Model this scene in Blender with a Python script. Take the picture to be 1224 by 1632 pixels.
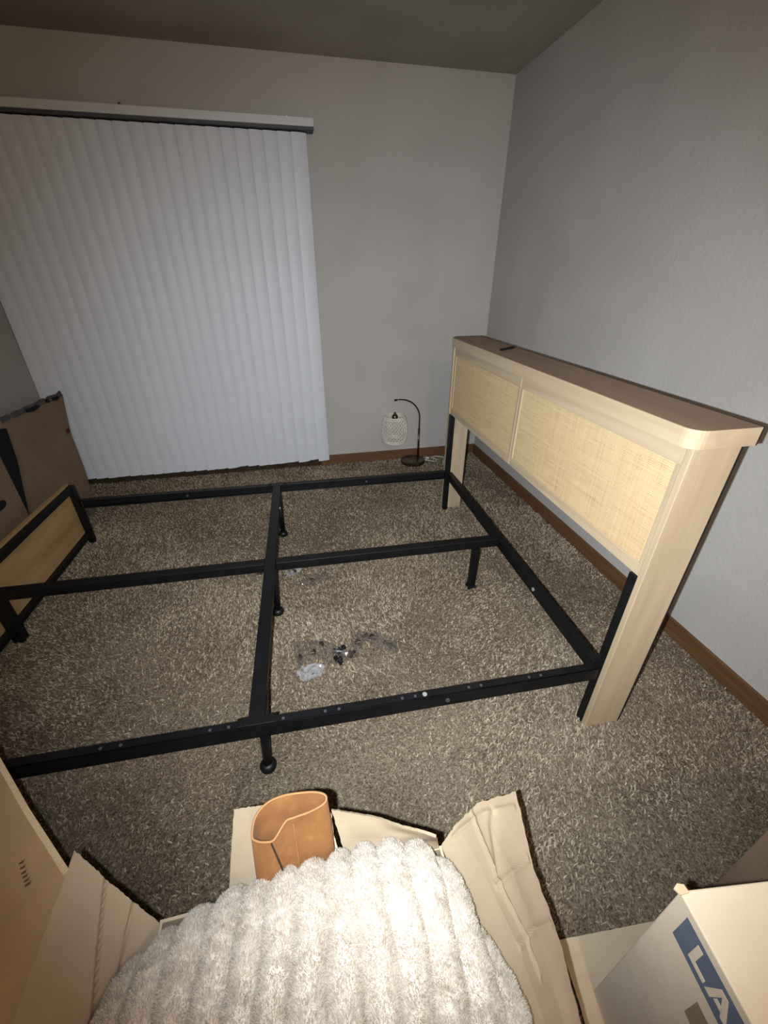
import bpy, bmesh, math, random
import numpy as np
from mathutils import Vector, Matrix, noise as mnoise

# ------------------------------------------------------------ clear
for o in list(bpy.data.objects):
    bpy.data.objects.remove(o, do_unlink=True)
scene = bpy.context.scene
C = scene.collection
random.seed(7)
rng = np.random.default_rng(7)
PI = math.pi

# ------------------------------------------------------------ camera
CAM = Vector((-1.522, -3.2497, 1.3859))
YAW, PITCH, FPX = 0.2123, 0.5215, 658.2
cam = bpy.data.cameras.new('camera')
cam.sensor_fit = 'VERTICAL'
cam.sensor_height = 24.0
cam.lens = FPX / 1632 * 24.0
cam.clip_start = 0.02
camo = bpy.data.objects.new('camera', cam)
C.objects.link(camo)
fwd = Vector((math.sin(YAW) * math.cos(PITCH), math.cos(YAW) * math.cos(PITCH), -math.sin(PITCH)))
right = Vector((math.cos(YAW), -math.sin(YAW), 0))
up = right.cross(fwd)
camo.matrix_world = Matrix((
    (right.x, up.x, -fwd.x, CAM.x),
    (right.y, up.y, -fwd.y, CAM.y),
    (right.z, up.z, -fwd.z, CAM.z),
    (0, 0, 0, 1)))
scene.camera = camo

# ------------------------------------------------------------ world, lights, exposure
w = bpy.data.worlds.new('world')
scene.world = w
w.use_nodes = True
w.node_tree.nodes['Background'].inputs[0].default_value = (0.75, 0.82, 1.0, 1)
w.node_tree.nodes['Background'].inputs[1].default_value = 0.03

vs = scene.view_settings
vs.view_transform = 'Standard'
vs.look = 'None'
vs.gamma = 1.0
vs.exposure = 0.0
vs.use_curve_mapping = False


def spot(name, loc, aim, power, col, size, blend, radius):
    l = bpy.data.lights.new(name, 'SPOT')
    l.energy = power
    l.color = col
    l.spot_size = math.radians(size)
    l.spot_blend = blend
    l.shadow_soft_size = radius
    o = bpy.data.objects.new(name, l)
    C.objects.link(o)
    o.location = loc
    o.rotation_euler = (Vector(aim) - Vector(loc)).to_track_quat('-Z', 'Y').to_euler()
    return o


# the torch of the phone that took the picture, a few centimetres left of its lens
FL = CAM - right * 0.045 - up * 0.015
spot('phone_torch', FL, FL + fwd + up * 0.02 + right * 0.12, 225, (0.86, 0.94, 1.0), 120, 1.0, 0.006)
# warm lamp of the hallway behind the photographer
pl = bpy.data.lights.new('hallway_lamp', 'POINT')
pl.energy = 42
pl.color = (1.0, 0.80, 0.60)
pl.shadow_soft_size = 0.06
plo = bpy.data.objects.new('hallway_lamp', pl)
C.objects.link(plo)
plo.location = (-1.27, -4.35, 2.20)

# ------------------------------------------------------------ helpers
WM = {}


def wm(o):
    return WM.get(o.name, Matrix.Identity(4))


def empty(name, loc, rz=0.0):
    o = bpy.data.objects.new(name, None)
    C.objects.link(o)
    o.empty_display_size = 0.05
    o.location = loc
    o.rotation_euler = (0, 0, rz)
    WM[o.name] = Matrix.Translation(loc) @ Matrix.Rotation(rz, 4, 'Z')
    return o


def tag(o, label=None, cat=None, group=None, kind=None):
    if label: o['label'] = label
    if cat: o['category'] = cat
    if group: o['group'] = group
    if kind: o['kind'] = kind
    return o


def mesh_obj(name, me, m, parent, frame):
    """me is written in `frame` coordinates (frame = object whose space is used, None = world)."""
    n = len(me.vertices)
    co = np.empty(n * 3, np.float32)
    me.vertices.foreach_get('co', co)
    co = co.reshape(-1, 3)
    c = (co.min(0) + co.max(0)) / 2
    co -= c
    me.vertices.foreach_set('co', co.ravel())
    me.update()
    o = bpy.data.objects.new(name, me)
    C.objects.link(o)
    if m is not None:
        me.materials.append(m)
    W = (wm(frame) if frame else Matrix.Identity(4)) @ Matrix.Translation(Vector(c.tolist()))
    if parent:
        L = wm(parent).inverted() @ W
        o.parent = parent
        o.matrix_local = L
    else:
        o.matrix_world = W
    WM[o.name] = W
    return o


def obj(name, bm, m, parent=None, frame=None, smooth=False):
    me = bpy.data.meshes.new(name)
    bmesh.ops.recalc_face_normals(bm, faces=bm.faces)
    bm.to_mesh(me)
    bm.free()
    if smooth:
        me.polygons.foreach_set('use_smooth', [True] * len(me.polygons))
    return mesh_obj(name, me, m, parent, frame)


def box(bm, x0, x1, y0, y1, z0, z1, bev=0.0):
    vs_ = [bm.verts.new(p) for p in ((x0, y0, z0), (x1, y0, z0), (x1, y1, z0), (x0, y1, z0),
                                      (x0, y0, z1), (x1, y0, z1), (x1, y1, z1), (x0, y1, z1))]
    fs = [bm.faces.new([vs_[i] for i in f]) for f in
          ((0, 3, 2, 1), (4, 5, 6, 7), (0, 1, 5, 4), (1, 2, 6, 5), (2, 3, 7, 6), (3, 0, 4, 7))]
    if bev > 0:
        es = list({e for f in fs for e in f.edges})
        bmesh.ops.bevel(bm, geom=es, offset=bev, segments=2, affect='EDGES', profile=0.5)
    return bm


def BX(*a, **k):
    return box(bmesh.new(), *a, **k)


def tube(bm, pts, r, seg=10, caps=True):
    """round tube along pts; r scalar or list"""
    pts = [Vector(p) for p in pts]
    n = len(pts)
    rs = r if isinstance(r, (list, tuple)) else [r] * n
    rings = []
    prev = None
    for i, p in enumerate(pts):
        t = (pts[min(i + 1, n - 1)] - pts[max(i - 1, 0)]).normalized()
        if prev is None:
            a = t.orthogonal().normalized()
        else:
            a = (prev - t * prev.dot(t)).normalized()
        prev = a
        b = t.cross(a)
        rings.append([bm.verts.new(p + (a * math.cos(2 * PI * k / seg) + b * math.sin(2 * PI * k / seg)) * rs[i]) for k in range(seg)])
    for i in range(n - 1):
        for k in range(seg):
            bm.faces.new((rings[i][k], rings[i][(k + 1) % seg], rings[i + 1][(k + 1) % seg], rings[i + 1][k]))
    if caps:
        bm.faces.new(rings[0][::-1])
        bm.faces.new(rings[-1])
    return bm


def lathe(bm, prof, cx, cy, seg=32):
    rings = []
    for r, z in prof:
        rings.append([bm.verts.new((cx + r * math.cos(2 * PI * k / seg), cy + r * math.sin(2 * PI * k / seg), z)) for k in range(seg)])
    for i in range(len(prof) - 1):
        for k in range(seg):
            bm.faces.new((rings[i][k], rings[i][(k + 1) % seg], rings[i + 1][(k + 1) % seg], rings[i + 1][k]))
    bm.faces.new(rings[0][::-1])
    bm.faces.new(rings[-1])
    return bm


def prism(bm, pts, off):
    """extrude polygon pts by vector off"""
    off = Vector(off)
    a = [bm.verts.new(p) for p in pts]
    b = [bm.verts.new(Vector(p) + off) for p in pts]
    n = len(pts)
    bm.faces.new(a)
    bm.faces.new(b[::-1])
    for i in range(n):
        bm.faces.new((a[i], b[i], b[(i + 1) % n], a[(i + 1) % n]))
    return bm


def sheet(bm, rows, thick, nu=24, nv=16, amp=0.0, edge=0.0, seed=0, creases=(), side=1):
    """bent cardboard sheet: rows = list of polylines (same count); resampled to a nu x nv grid, thickened"""
    def samp(line, t):
        f = t * (len(line) - 1)
        i = min(int(f), len(line) - 2)
        return Vector(line[i]).lerp(Vector(line[i + 1]), f - i)
    g = []
    for j in range(nv + 1):
        v = j / nv
        f = v * (len(rows) - 1)
        j0 = min(int(f), len(rows) - 2)
        row = []
        for i in range(nu + 1):
            u = i / nu
            p = samp(rows[j0], u).lerp(samp(rows[j0 + 1], u), f - j0)
            row.append(p)
        g.append(row)
    nrm = [[None] * (nu + 1) for _ in range(nv + 1)]
    for j in range(nv + 1):
        for i in range(nu + 1):
            du = g[j][min(i + 1, nu)] - g[j][max(i - 1, 0)]
            dv = g[min(j + 1, nv)][i] - g[max(j - 1, 0)][i]
            n = du.cross(dv)
            nrm[j][i] = (n.normalized() if n.length > 1e-12 else Vector((0, 0, 1))) * side
    A, B = [], []
    for j in range(nv + 1):
        ra, rb = [], []
        for i in range(nu + 1):
            u, v = i / nu, j / nv
            n = nrm[j][i]
            d = amp * mnoise.noise(Vector((u * 3 + seed, v * 3, seed * 1.7)))
            for (u0, v0, u1, v1, h, wd) in creases:
                ex, ey = u1 - u0, v1 - v0
                L2 = ex * ex + ey * ey
                t = max(0, min(1, ((u - u0) * ex + (v - v0) * ey) / L2))
                q = math.hypot(u - u0 - t * ex, v - v0 - t * ey)
                d += h * math.exp(-(q / wd) ** 2)
            p = g[j][i] + n * d
            if edge and (j == nv or i == 0 or i == nu):
                k = mnoise.noise(Vector((u * 22 + seed, v * 22, 5.1)))
                tang = (g[nv][i] - g[nv - 1][i]).normalized() if j == nv else (g[j][1] - g[j][0]).normalized()
                p += tang * (edge * k)
            ra.append(bm.verts.new(p))
            rb.append(bm.verts.new(p - n * thick))
        A.append(ra)
        B.append(rb)
    for j in range(nv):
        for i in range(nu):
            bm.faces.new((A[j][i], A[j][i + 1], A[j + 1][i + 1], A[j + 1][i]))
            bm.faces.new((B[j][i], B[j + 1][i], B[j + 1][i + 1], B[j][i + 1]))
    for i in range(nu):
        bm.faces.new((A[0][i], B[0][i], B[0][i + 1], A[0][i + 1]))
        bm.faces.new((A[nv][i], A[nv][i + 1], B[nv][i + 1], B[nv][i]))
    for j in range(nv):
        bm.faces.new((A[j][0], A[j + 1][0], B[j + 1][0], B[j][0]))
        bm.faces.new((A[j][nu], B[j][nu], B[j + 1][nu], A[j + 1][nu]))
    return bm


# ------------------------------------------------------------ materials
def lin(r, g, b):
    f = lambda c: ((c / 255 + 0.055) / 1.055) ** 2.4 if c > 10 else c / 255 / 12.92
    return (f(r), f(g), f(b), 1)


class N:
    def __init__(s, name):
        s.m = bpy.data.materials.new(name)
        s.m.use_nodes = True
        s.t = s.m.node_tree
        s.p = s.t.nodes['Principled BSDF']
        s.tc = s.t.nodes.new('ShaderNodeTexCoord')

    def n(s, t, **k):
        x = s.t.nodes.new(t)
        for a, v in k.items():
            if isinstance(a, str) and a.startswith('i_'):
                x.inputs[a[2:].replace('_', ' ')].default_value = v
            else:
                setattr(x, a, v)
        return x

    def l(s, a, b):
        s.t.links.new(a, b)

    def noise(s, scale, detail=3, rough=0.5, stretch=None, src='Object'):
        x = s.n('ShaderNodeTexNoise')
        x.inputs['Scale'].default_value = scale
        x.inputs['Detail'].default_value = detail
        x.inputs['Roughness'].default_value = rough
        if stretch:
            mp = s.n('ShaderNodeMapping')
            mp.inputs['Scale'].default_value = stretch
            s.l(s.tc.outputs[src], mp.inputs[0])
            s.l(mp.outputs[0], x.inputs[0])
        else:
            s.l(s.tc.outputs[src], x.inputs[0])
        return x.outputs[0]

    def ramp(s, fac, stops):
        r = s.n('ShaderNodeValToRGB')
        e = r.color_ramp.elements
        while len(e) < len(stops):
            e.new(0.5)
        for k, (p, c) in enumerate(stops):
            e[k].position = p
            e[k].color = c
        s.l(fac, r.inputs[0])
        return r.outputs[0]

    def base(s, c):
        if isinstance(c, tuple):
            s.p.inputs['Base Color'].default_value = c
        else:
            s.l(c, s.p.inputs['Base Color'])

    def bump(s, h, strength, dist=0.01):
        b = s.n('ShaderNodeBump')
        b.inputs['Strength'].default_value = strength
        b.inputs['Distance'].default_value = dist
        s.l(h, b.inputs['Height'])
        s.l(b.outputs[0], s.p.inputs['Normal'])

    def rough(s, r, spec=None, metal=None):
        s.p.inputs['Roughness'].default_value = r
        if spec is not None: s.p.inputs['Specular IOR Level'].default_value = spec
        if metal is not None: s.p.inputs['Metallic'].default_value = metal
        return s


def mat_paint(name, c0, c1, bump=0.25, scale=55):
    x = N(name)
    x.base(x.ramp(x.noise(2.5, 3), [(0.35, c0), (0.65, c1)]))
    x.bump(x.noise(scale, 5, 0.65), bump, 0.006)
    x.rough(0.85, 0.25)
    return x.m


def mat_card(name, c0, c1, bump=0.15, lines=0.0):
    x = N(name)
    a = x.noise(6, 6, 0.6)
    x.base(x.ramp(a, [(0.3, c0), (0.7, c1)]))
    x.bump(x.noise(240, 4, 0.6), bump, 0.002)
    x.rough(0.8, 0.25)
    return x.m


def mat_wood(name, c0, c1, stretch, bump=0.08, rough=0.6):
    x = N(name)
    a = x.noise(1.0, 6, 0.6, stretch)
    x.base(x.ramp(a, [(0.32, c0), (0.68, c1)]))
    x.bump(a, bump, 0.002)
    x.rough(rough, 0.35)
    return x.m


def mat_flat(name, c, rough=0.6, spec=0.4, metal=0.0, var=0.12):
    x = N(name)
    c1 = tuple(min(1, v * (1 + var)) for v in c[:3]) + (1,)
    c0 = tuple(v * (1 - var) for v in c[:3]) + (1,)
    x.base(x.ramp(x.noise(14, 4), [(0.35, c0), (0.65, c1)]))
    x.rough(rough, spec, metal)
    return x.m


M = {}
M['wall'] = mat_paint('wall_paint', lin(176, 171, 166), lin(183, 178, 173), 0.35, 70)
M['ceiling'] = mat_paint('ceiling_paint', lin(160, 153, 143), lin(170, 163, 153), 0.8, 60)
M['base'] = mat_wood('baseboard_wood', lin(88, 60, 35), lin(108, 76, 46), (3, 3, 60))
M['vane'] = mat_flat('vinyl_vane', lin(208, 210, 216), 0.5, 0.4, 0, 0.02)
M['rail_white'] = mat_flat('blind_rail_white', lin(205, 205, 205), 0.45, 0.5, 0, 0.02)
M['rail_dark'] = mat_flat('blind_track_grey', lin(70, 72, 74), 0.5, 0.4)
M['oak'] = mat_wood('light_oak_veneer_long', lin(172, 150, 122), lin(188, 167, 139), (14, 1.2, 30))
M['oak_up'] = mat_wood('light_oak_veneer_upright', lin(162, 141, 114), lin(182, 161, 133), (26, 26, 1.6))
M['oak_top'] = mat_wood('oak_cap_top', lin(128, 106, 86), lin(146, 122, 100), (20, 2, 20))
M['oak_foot'] = mat_wood('oak_footboard', lin(158, 126, 84), lin(184, 150, 105), (26, 2.0, 14))
x = N('cane_strip')
v = x.noise(1.0, 4, 0.75, (3, 110, 4))
h = x.noise(1.0, 4, 0.75, (3, 5, 130))
mx = x.n('ShaderNodeMix', data_type='FLOAT')
mx.inputs[0].default_value = 0.5
x.l(v, mx.inputs[2]); x.l(h, mx.inputs[3])
x.base(x.ramp(mx.outputs[0], [(0.30, lin(162, 134, 98)), (0.45, lin(196, 170, 130)), (0.70, lin(212, 188, 148))]))
x.rough(0.6, 0.3)
M['cane'] = x.m
M['cane_back'] = mat_flat('cane_backing', lin(150, 120, 80), 0.8, 0.2)
x = N('black_powder_coat')
x.base(x.ramp(x.noise(20, 3), [(0.4, lin(8, 8, 10)), (0.6, lin(13, 13, 16))]))
x.bump(x.noise(500, 2), 0.1, 0.001)
x.rough(0.48, 0.35)
M['black'] = x.m
M['bolt'] = mat_flat('bolt_metal', lin(205, 205, 200), 0.3, 0.5, 0.6)
M['door'] = mat_flat('dark_bronze_door', lin(56, 44, 33), 0.7, 0.2)
M['hole'] = mat_flat('dull_rivet', lin(70, 72, 78), 0.5, 0.5, 0.3)
M['card'] = mat_card('cardboard_light', lin(178, 158, 132), lin(192, 173, 147))
M['card_in'] = mat_card('cardboard_inside', lin(142, 125, 104), lin(158, 141, 118))
M['card_pale'] = mat_card('cardboard_pale', lin(208, 190, 166), lin(222, 205, 182))
M['card_warm'] = mat_card('cardboard_warm', lin(156, 130, 102), lin(174, 147, 117))
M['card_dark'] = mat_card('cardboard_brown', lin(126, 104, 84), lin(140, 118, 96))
M['card_edge'] = mat_card('cardboard_cut_edge', lin(196, 172, 138), lin(214, 192, 160), 0.5)
M['print_blue'] = mat_flat('blue_grey_print', lin(96, 104, 122), 0.7, 0.2, 0, 0.06)
M['print_dark'] = mat_flat('dark_print', lin(84, 70, 62), 0.8, 0.2)
M['print_tan'] = mat_flat('brown_print', lin(140, 122, 98), 0.8, 0.2)
M['tape'] = mat_flat('torn_tape', lin(66, 62, 62), 0.5, 0.4, 0, 0.7)
M['foam_black'] = mat_flat('black_foam', lin(26, 25, 28), 0.8, 0.2)
M['red'] = mat_flat('red_print', lin(98, 48, 42), 0.8, 0.2)
M['bronze'] = mat_flat('lamp_bronze', lin(98, 84, 66), 0.28, 0.5, 0.9)
M['string'] = mat_flat('white_cord', lin(225, 218, 205), 0.8, 0.2)
M['cord'] = mat_flat('clear_cord', lin(205, 200, 192), 0.3, 0.5)
x = N('suede')
a = x.noise(9, 6, 0.65)
x.base(x.ramp(a, [(0.3, lin(108, 70, 40)), (0.55, lin(136, 92, 54)), (0.75, lin(164, 122, 84))]))
x.bump(x.noise(300, 3), 0.2, 0.002)
x.rough(0.9, 0.1)
x.p.inputs['Sheen Weight'].default_value = 0.08
M['suede'] = x.m
M['suede_edge'] = mat_flat('suede_raw_edge', lin(148, 108, 72), 0.9, 0.1)
x = N('plush')
a = x.noise(38, 5, 0.6)
x.base(x.ramp(a, [(0.3, lin(196, 183, 166)), (0.55, lin(218, 209, 196))]))
x.bump(x.noise(160, 5, 0.7), 0.5, 0.004)
x.rough(0.9, 0.1)
x.p.inputs['Sheen Weight'].default_value = 0.3
M['plush'] = x.m
x = N('plush_fur')
cf = x.ramp(x.noise(30, 4, 0.6), [(0.3, lin(203, 190, 173)), (0.55, lin(224, 215, 203))])
x.base(cf)
x.rough(0.8, 0.1)
tr = x.n('ShaderNodeBsdfTranslucent')
x.l(cf, tr.inputs[0])
ms = x.n('ShaderNodeMixShader')
ms.inputs[0].default_value = 0.45
x.l(x.p.outputs[0], ms.inputs[1]); x.l(tr.outputs[0], ms.inputs[2])
x.l(ms.outputs[0], x.t.nodes['Material Output'].inputs[0])
M['fur'] = x.m
# clear plastic film
x = N('clear_plastic')
x.p.inputs['Base Color'].default_value = lin(96, 90, 90)
x.rough(0.08, 0.8)
x.p.inputs['Alpha'].default_value = 0.17
M['film'] = x.m
x = N('clear_plastic_bag')
x.p.inputs['Base Color'].default_value = lin(225, 225, 235)
x.rough(0.04, 1.0)
x.p.inputs['Alpha'].default_value = 0.15
M['bag'] = x.m
M['screw_dark'] = mat_flat('dark_screws', lin(30, 28, 34), 0.4, 0.5, 0.3)
M['screw_brown'] = mat_flat('brown_screws', lin(62, 50, 38), 0.5, 0.5, 0.3)

# carpet: speckled brown and beige cut pile
x = N('carpet_base')
s1 = x.noise(170, 3, 0.6)
s2 = x.noise(3.2, 3, 0.55)
mx = x.n('ShaderNodeMix', data_type='FLOAT')
mx.inputs[0].default_value = 0.25
x.l(s1, mx.inputs[2]); x.l(s2, mx.inputs[3])
x.base(x.ramp(mx.outputs[0], [(0.38, lin(82, 68, 54)), (0.5, lin(118, 103, 85)), (0.62, lin(146, 131, 110))]))
x.bump(s1, 0.8, 0.01)
x.rough(0.95, 0.05)
M['carpet'] = x.m
x = N('carpet_tuft')
at = x.n('ShaderNodeAttribute')
at.attribute_name = 'tone'
s2 = x.noise(3.6, 4, 0.55)
ad = x.n('ShaderNodeMath', operation='MULTIPLY_ADD')
ad.inputs[1].default_value = 0.8
x.l(s2, ad.inputs[0])
x.l(at.outputs['Fac'], ad.inputs[2])
x.base(x.ramp(ad.outputs[0], [(0.28, lin(84, 70, 56)), (0.60, lin(134, 119, 100)), (0.92, lin(168, 153, 132)), (1.0, lin(182, 168, 147))]))
x.rough(0.95, 0.05)
M['tuft'] = x.m

# ------------------------------------------------------------ the room
XL, YF, H = -3.17, -4.75, 2.44
T = 0.1


def struct(name, bm, m, **k):
    return tag(obj(name, bm, m, **k), kind='structure')


struct('floor', BX(XL - T, T, YF - T, T, -0.1, 0), M['carpet'])
struct('ceiling', BX(XL - T, T, YF - T, T, H, H + 0.1), M['ceiling'])
struct('wall_back', BX(XL - T, T, 0, T, 0, H), M['wall'])
struct('wall_right', BX(0, T, YF, 0, 0, H), M['wall'])
struct('wall_left', BX(XL - T, XL, YF, 0, 0, H), M['wall'])
struct('wall_front', BX(XL - T, T, YF - T, YF, 0, H), M['wall'])
bb = bmesh.new()
box(bb, -1.36, 0, -0.013, 0, 0, 0.082, 0.002)
struct('baseboard_back', bb, M['base'])
bb = bmesh.new()
box(bb, -0.013, 0, YF, -0.013, 0, 0.082, 0.002)
struct('baseboard_right', bb, M['base'])
bb = bmesh.new()
box(bb, XL, XL + 0.013, YF, -0.013, 0, 0.082, 0.002)
struct('baseboard_left', bb, M['base'])


# unseen patio slider, added so the gaps below and between the vanes stay dark
bb = bmesh.new()
box(bb, -3.12, -1.36, -0.016, 0, 0.0, 2.04, 0.002)
dr = struct('door_1', bb, M['door'])
for xa_ in (-3.09, -2.22):
    bb = bmesh.new()
    box(bb, xa_, xa_ + 0.83, -0.019, -0.016, 0.08, 1.98)
    obj('pane', bb, M['foam_black'], dr)


# carpet pile: bent tufts, one object, nobody could count them
def in_foot(px, py):
    m_ = (px > -1.86) & (px < -1.32) & (py < -2.88) & (py > -3.45)      # open box
    m_ |= (px > -1.07) & (py < -3.07) & (py > -3.6) & (px < -0.55)       # printed box
    m_ |= (px < -2.93) & (py < -0.3)
    return m_


def carpet():
    parts = []
    for (x0, x1, y0, y1, dens, wd, ln) in (
            (-2.75, -0.02, -3.5, -2.3, 38000, 0.0031, 0.0092),
            (-3.16, -0.02, -2.3, -1.3, 26000, 0.0038, 0.0105),
            (-3.16, -0.02, -1.3, -0.02, 19000, 0.0044, 0.0105)):
        n = int((x1 - x0) * (y1 - y0) * dens)
        px = rng.uniform(x0, x1, n)
        py = rng.uniform(y0, y1, n)
        k = ~in_foot(px, py)
        px, py = px[k], py[k]
        n = len(px)
        a = rng.uniform(0, 2 * PI, n)
        # lay of the pile changes in slow patches
        lx = 0.5 * np.sin(px * 5.1 + 1.3 * np.sin(py * 3.7)) + rng.normal(0, 0.7, n)
        ly = 0.5 * np.cos(py * 4.3 + 1.7 * np.sin(px * 2.9)) + rng.normal(0, 0.7, n)
        L = ln * rng.uniform(0.7, 1.15, n)
        cx, cy = np.cos(a) * wd / 2, np.sin(a) * wd / 2
        tone = rng.beta(2.0, 2.0, n) * 0.80 - 0.14
        V = np.zeros((n, 6, 3), np.float32)
        for j, (hz, q, ws) in enumerate(((0.0, 0.0, 1.0), (0.62, 0.28, 1.15), (0.85, 0.75, 0.55))):
            for s_, sg in ((0, -1), (1, 1)):
                V[:, j * 2 + s_, 0] = px + lx * L * q + sg * cx * ws
                V[:, j * 2 + s_, 1] = py + ly * L * q + sg * cy * ws
                V[:, j * 2 + s_, 2] = hz * L
        parts.append((V, tone))
    V = np.concatenate([p_[0] for p_ in parts])
    tone = np.concatenate([p_[1] for p_ in parts])
    n = len(V)
    me = bpy.data.meshes.new('carpet_pile')
    me.vertices.add(n * 6)
    me.vertices.foreach_set('co', V.reshape(-1))
    idx = np.arange(n)[:, None] * 6
    F = np.concatenate([idx + np.array([[0, 1, 3, 2]]), idx + np.array([[2, 3, 5, 4]])], 1).reshape(-1, 4)
    me.loops.add(len(F) * 4)
    me.loops.foreach_set('vertex_index', F.reshape(-1).astype(np.int32))
    me.polygons.add(len(F))
    me.polygons.foreach_set('loop_start', (np.arange(len(F)) * 4).astype(np.int32))
    me.update(calc_edges=True)
    at_ = me.attributes.new('tone', 'FLOAT', 'POINT')
    at_.data.foreach_set('value', np.repeat(tone, 6).astype(np.float32))
    o = mesh_obj('carpet_pile', me, M['tuft'], None, None)
    tag(o, 'speckled brown and beige cut pile of the bedroom carpet', 'carpet', kind='stuff')


carpet()

# ------------------------------------------------------------ vertical blinds
vb = empty('vertical_blinds', (-2.2, -0.08, 0.07))
tag(vb, 'wide white vertical blinds hanging closed on the back wall', 'blinds')
bm = bmesh.new()
box(bm, -3.165, -1.252, -0.125, -0.02, 2.112, 2.152, 0.004)
hr = obj('headrail', bm, M['rail_white'], vb)
bm = bmesh.new()
box(bm, -3.16, -1.256, -0.118, -0.03, 2.100, 2.112)
tag(obj('track', bm, M['rail_dark'], vb), 'dark slot under the headrail')
bm = bmesh.new()
tube(bm, [(-1.40, -0.124, 2.146), (-1.40, -0.13, 2.146)], 0.005, 10)
obj('screw', bm, M['bolt'], hr)
bm = bmesh.new()
tube(bm, [(-2.25, -0.120, 2.150), (-2.25, -0.120, 2.158)], 0.007, 8)
obj('screw', bm, M['rail_dark'], hr)
NV = 24
pitch = (3.115 - 1.335) / (NV - 1)
for k in range(NV):
    xc = -1.340 - k * pitch
    ang = math.radians(11 + random.uniform(-2.5, 2.5))
    z0 = 0.072 + random.uniform(-0.004, 0.004)
    if k == 1: z0 += 0.012
    if k in (3, 8): z0 += 0.010
    sway = random.uniform(-0.004, 0.004) - (0.008 if k >= 3 else 0)
    wv = 0.0445
    bm = bmesh.new()
    cols = []
    for i in range(9):
        t = -1 + i / 4
        lx_ = t * wv
        ly_ = 0.006 * (t * t - 1)
        X = lx_ * math.cos(ang) - ly_ * math.sin(ang)
        Y = lx_ * math.sin(ang) + ly_ * math.cos(ang)
        col = []
        for j in range(7):
            f = j / 6
            z = z0 + (2.094 - z0) * f
            sw = sway * (1 - f) ** 1.5
            for th in (0,):
                col.append((xc + X + sw, -0.078 + Y, z))
        cols.append(col)
    VA = [[bm.verts.new(p) for p in c] for c in cols]
    VBk = [[bm.verts.new((p[0], p[1] + 0.0012, p[2])) for p in c] for c in cols]
    for i in range(8):
        for j in range(6):
            bm.faces.new((VA[i][j], VA[i + 1][j], VA[i + 1][j + 1], VA[i][j + 1]))
            bm.faces.new((VBk[i][j], VBk[i][j + 1], VBk[i + 1][j + 1], VBk[i + 1][j]))
        bm.faces.new((VA[i][0], VBk[i][0], VBk[i + 1][0], VA[i + 1][0]))
        bm.faces.new((VA[i][6], VA[i + 1][6], VBk[i + 1][6], VBk[i][6]))
    for j in range(6):
        bm.faces.new((VA[0][j], VA[0][j + 1], VBk[0][j + 1], VBk[0][j]))
        bm.faces.new((VA[8][j], VBk[8][j], VBk[8][j + 1], VA[8][j + 1]))
    obj('vane', bm, M['vane'], vb, smooth=False)

# ------------------------------------------------------------ bed
bed = empty('bed', (-0.5858, -0.9246, 0), -0.0285)
tag(bed, 'bare black metal bed frame with oak and cane headboard, no mattress', 'bed')
L_, W_, HZ = 2.192, 1.590, 0.283      # local: head at x = 0, foot at x = -L_, far side y = 0, near side y = -W_


class Frame:
    name = 'headboard_frame'


WM['headboard_frame'] = wm(bed) @ Matrix.Translation((-0.0085, 0, 0)) @ Matrix.Rotation(0.0122, 4, 'Z')
FRAME = bed


def bpart(name, bm, m, parent=bed, smooth=False):
    return obj(name, bm, m, parent, frame=FRAME, smooth=smooth)


def disc(x_, y_, z_, r, axis, th=0.002):
    b = bmesh.new()
    d = {'z': Vector((0, 0, th)), 'y': Vector((0, -th, 0)), 'x': Vector((-th, 0, 0))}[axis]
    p = Vector((x_, y_, z_))
    return tube(b, [p, p + d], r, 12)


# side rails: angle irons with a top flange and an outer web
def angle_rail(ys, sgn, bolts, rivets):
    bm = bmesh.new()
    # outer web
    box(bm, -L_ + 0.01, -0.02, min(ys, ys + sgn * 0.004), max(ys, ys + sgn * 0.004), HZ - 0.052, HZ, 0.001)
    box(bm, -L_ + 0.01, -0.02, min(ys, ys + sgn * 0.026), max(ys, ys + sgn * 0.026), HZ - 0.004, HZ, 0.001)
    box(bm, -L_ + 0.01, -0.02, min(ys, ys + sgn * 0.022), max(ys, ys + sgn * 0.022), HZ - 0.052, HZ - 0.048, 0.001)
    r = bpart('side_rail', bm, M['black'])
    for bx_ in bolts:
        bpart('bolt', disc(bx_[0], ys if sgn > 0 else ys - 0.0, bx_[1], 0.007, 'y', 0.003), M['bolt'] if bx_[2] else M['hole'], r)
    for rx in rivets:
        bpart('rivet', disc(rx, ys + sgn * 0.012, HZ, 0.0045, 'z', 0.0015), M['hole'], r)
    return r


near = angle_rail(-W_, 1, [(-0.53, HZ - 0.026, 0), (-2.02, HZ - 0.024, 0)],
                  [-0.22, -0.26, -0.42, -0.46, -0.63, -0.67, -0.86, -0.90, -1.02, -1.17, -1.22, -1.45, -1.5, -1.75, -1.8])
bpart('bolt', disc(-0.60, -W_ + 0.013, HZ, 0.007, 'z', 0.002), M['bolt'], near)
far = angle_rail(0.0, -1, [], [-0.25, -0.45, -0.9, -1.3, -1.7])
for fx in (-0.55, -1.61):
    bpart('bolt', disc(fx, -0.022, HZ - 0.022, 0.007, 'y', 0.006), M['hole'], far)

# head and foot cross rails
bm = bmesh.new()
box(bm, -0.022, 0.008, -W_ + 0.03, -0.03, HZ - 0.05, HZ - 0.002, 0.002)
hrail = bpart('head_rail', bm, M['black'])
bpart('bolt', disc(-0.022, -1.165, HZ - 0.024, 0.008, 'x', 0.003), M['bolt'], hrail)
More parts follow.
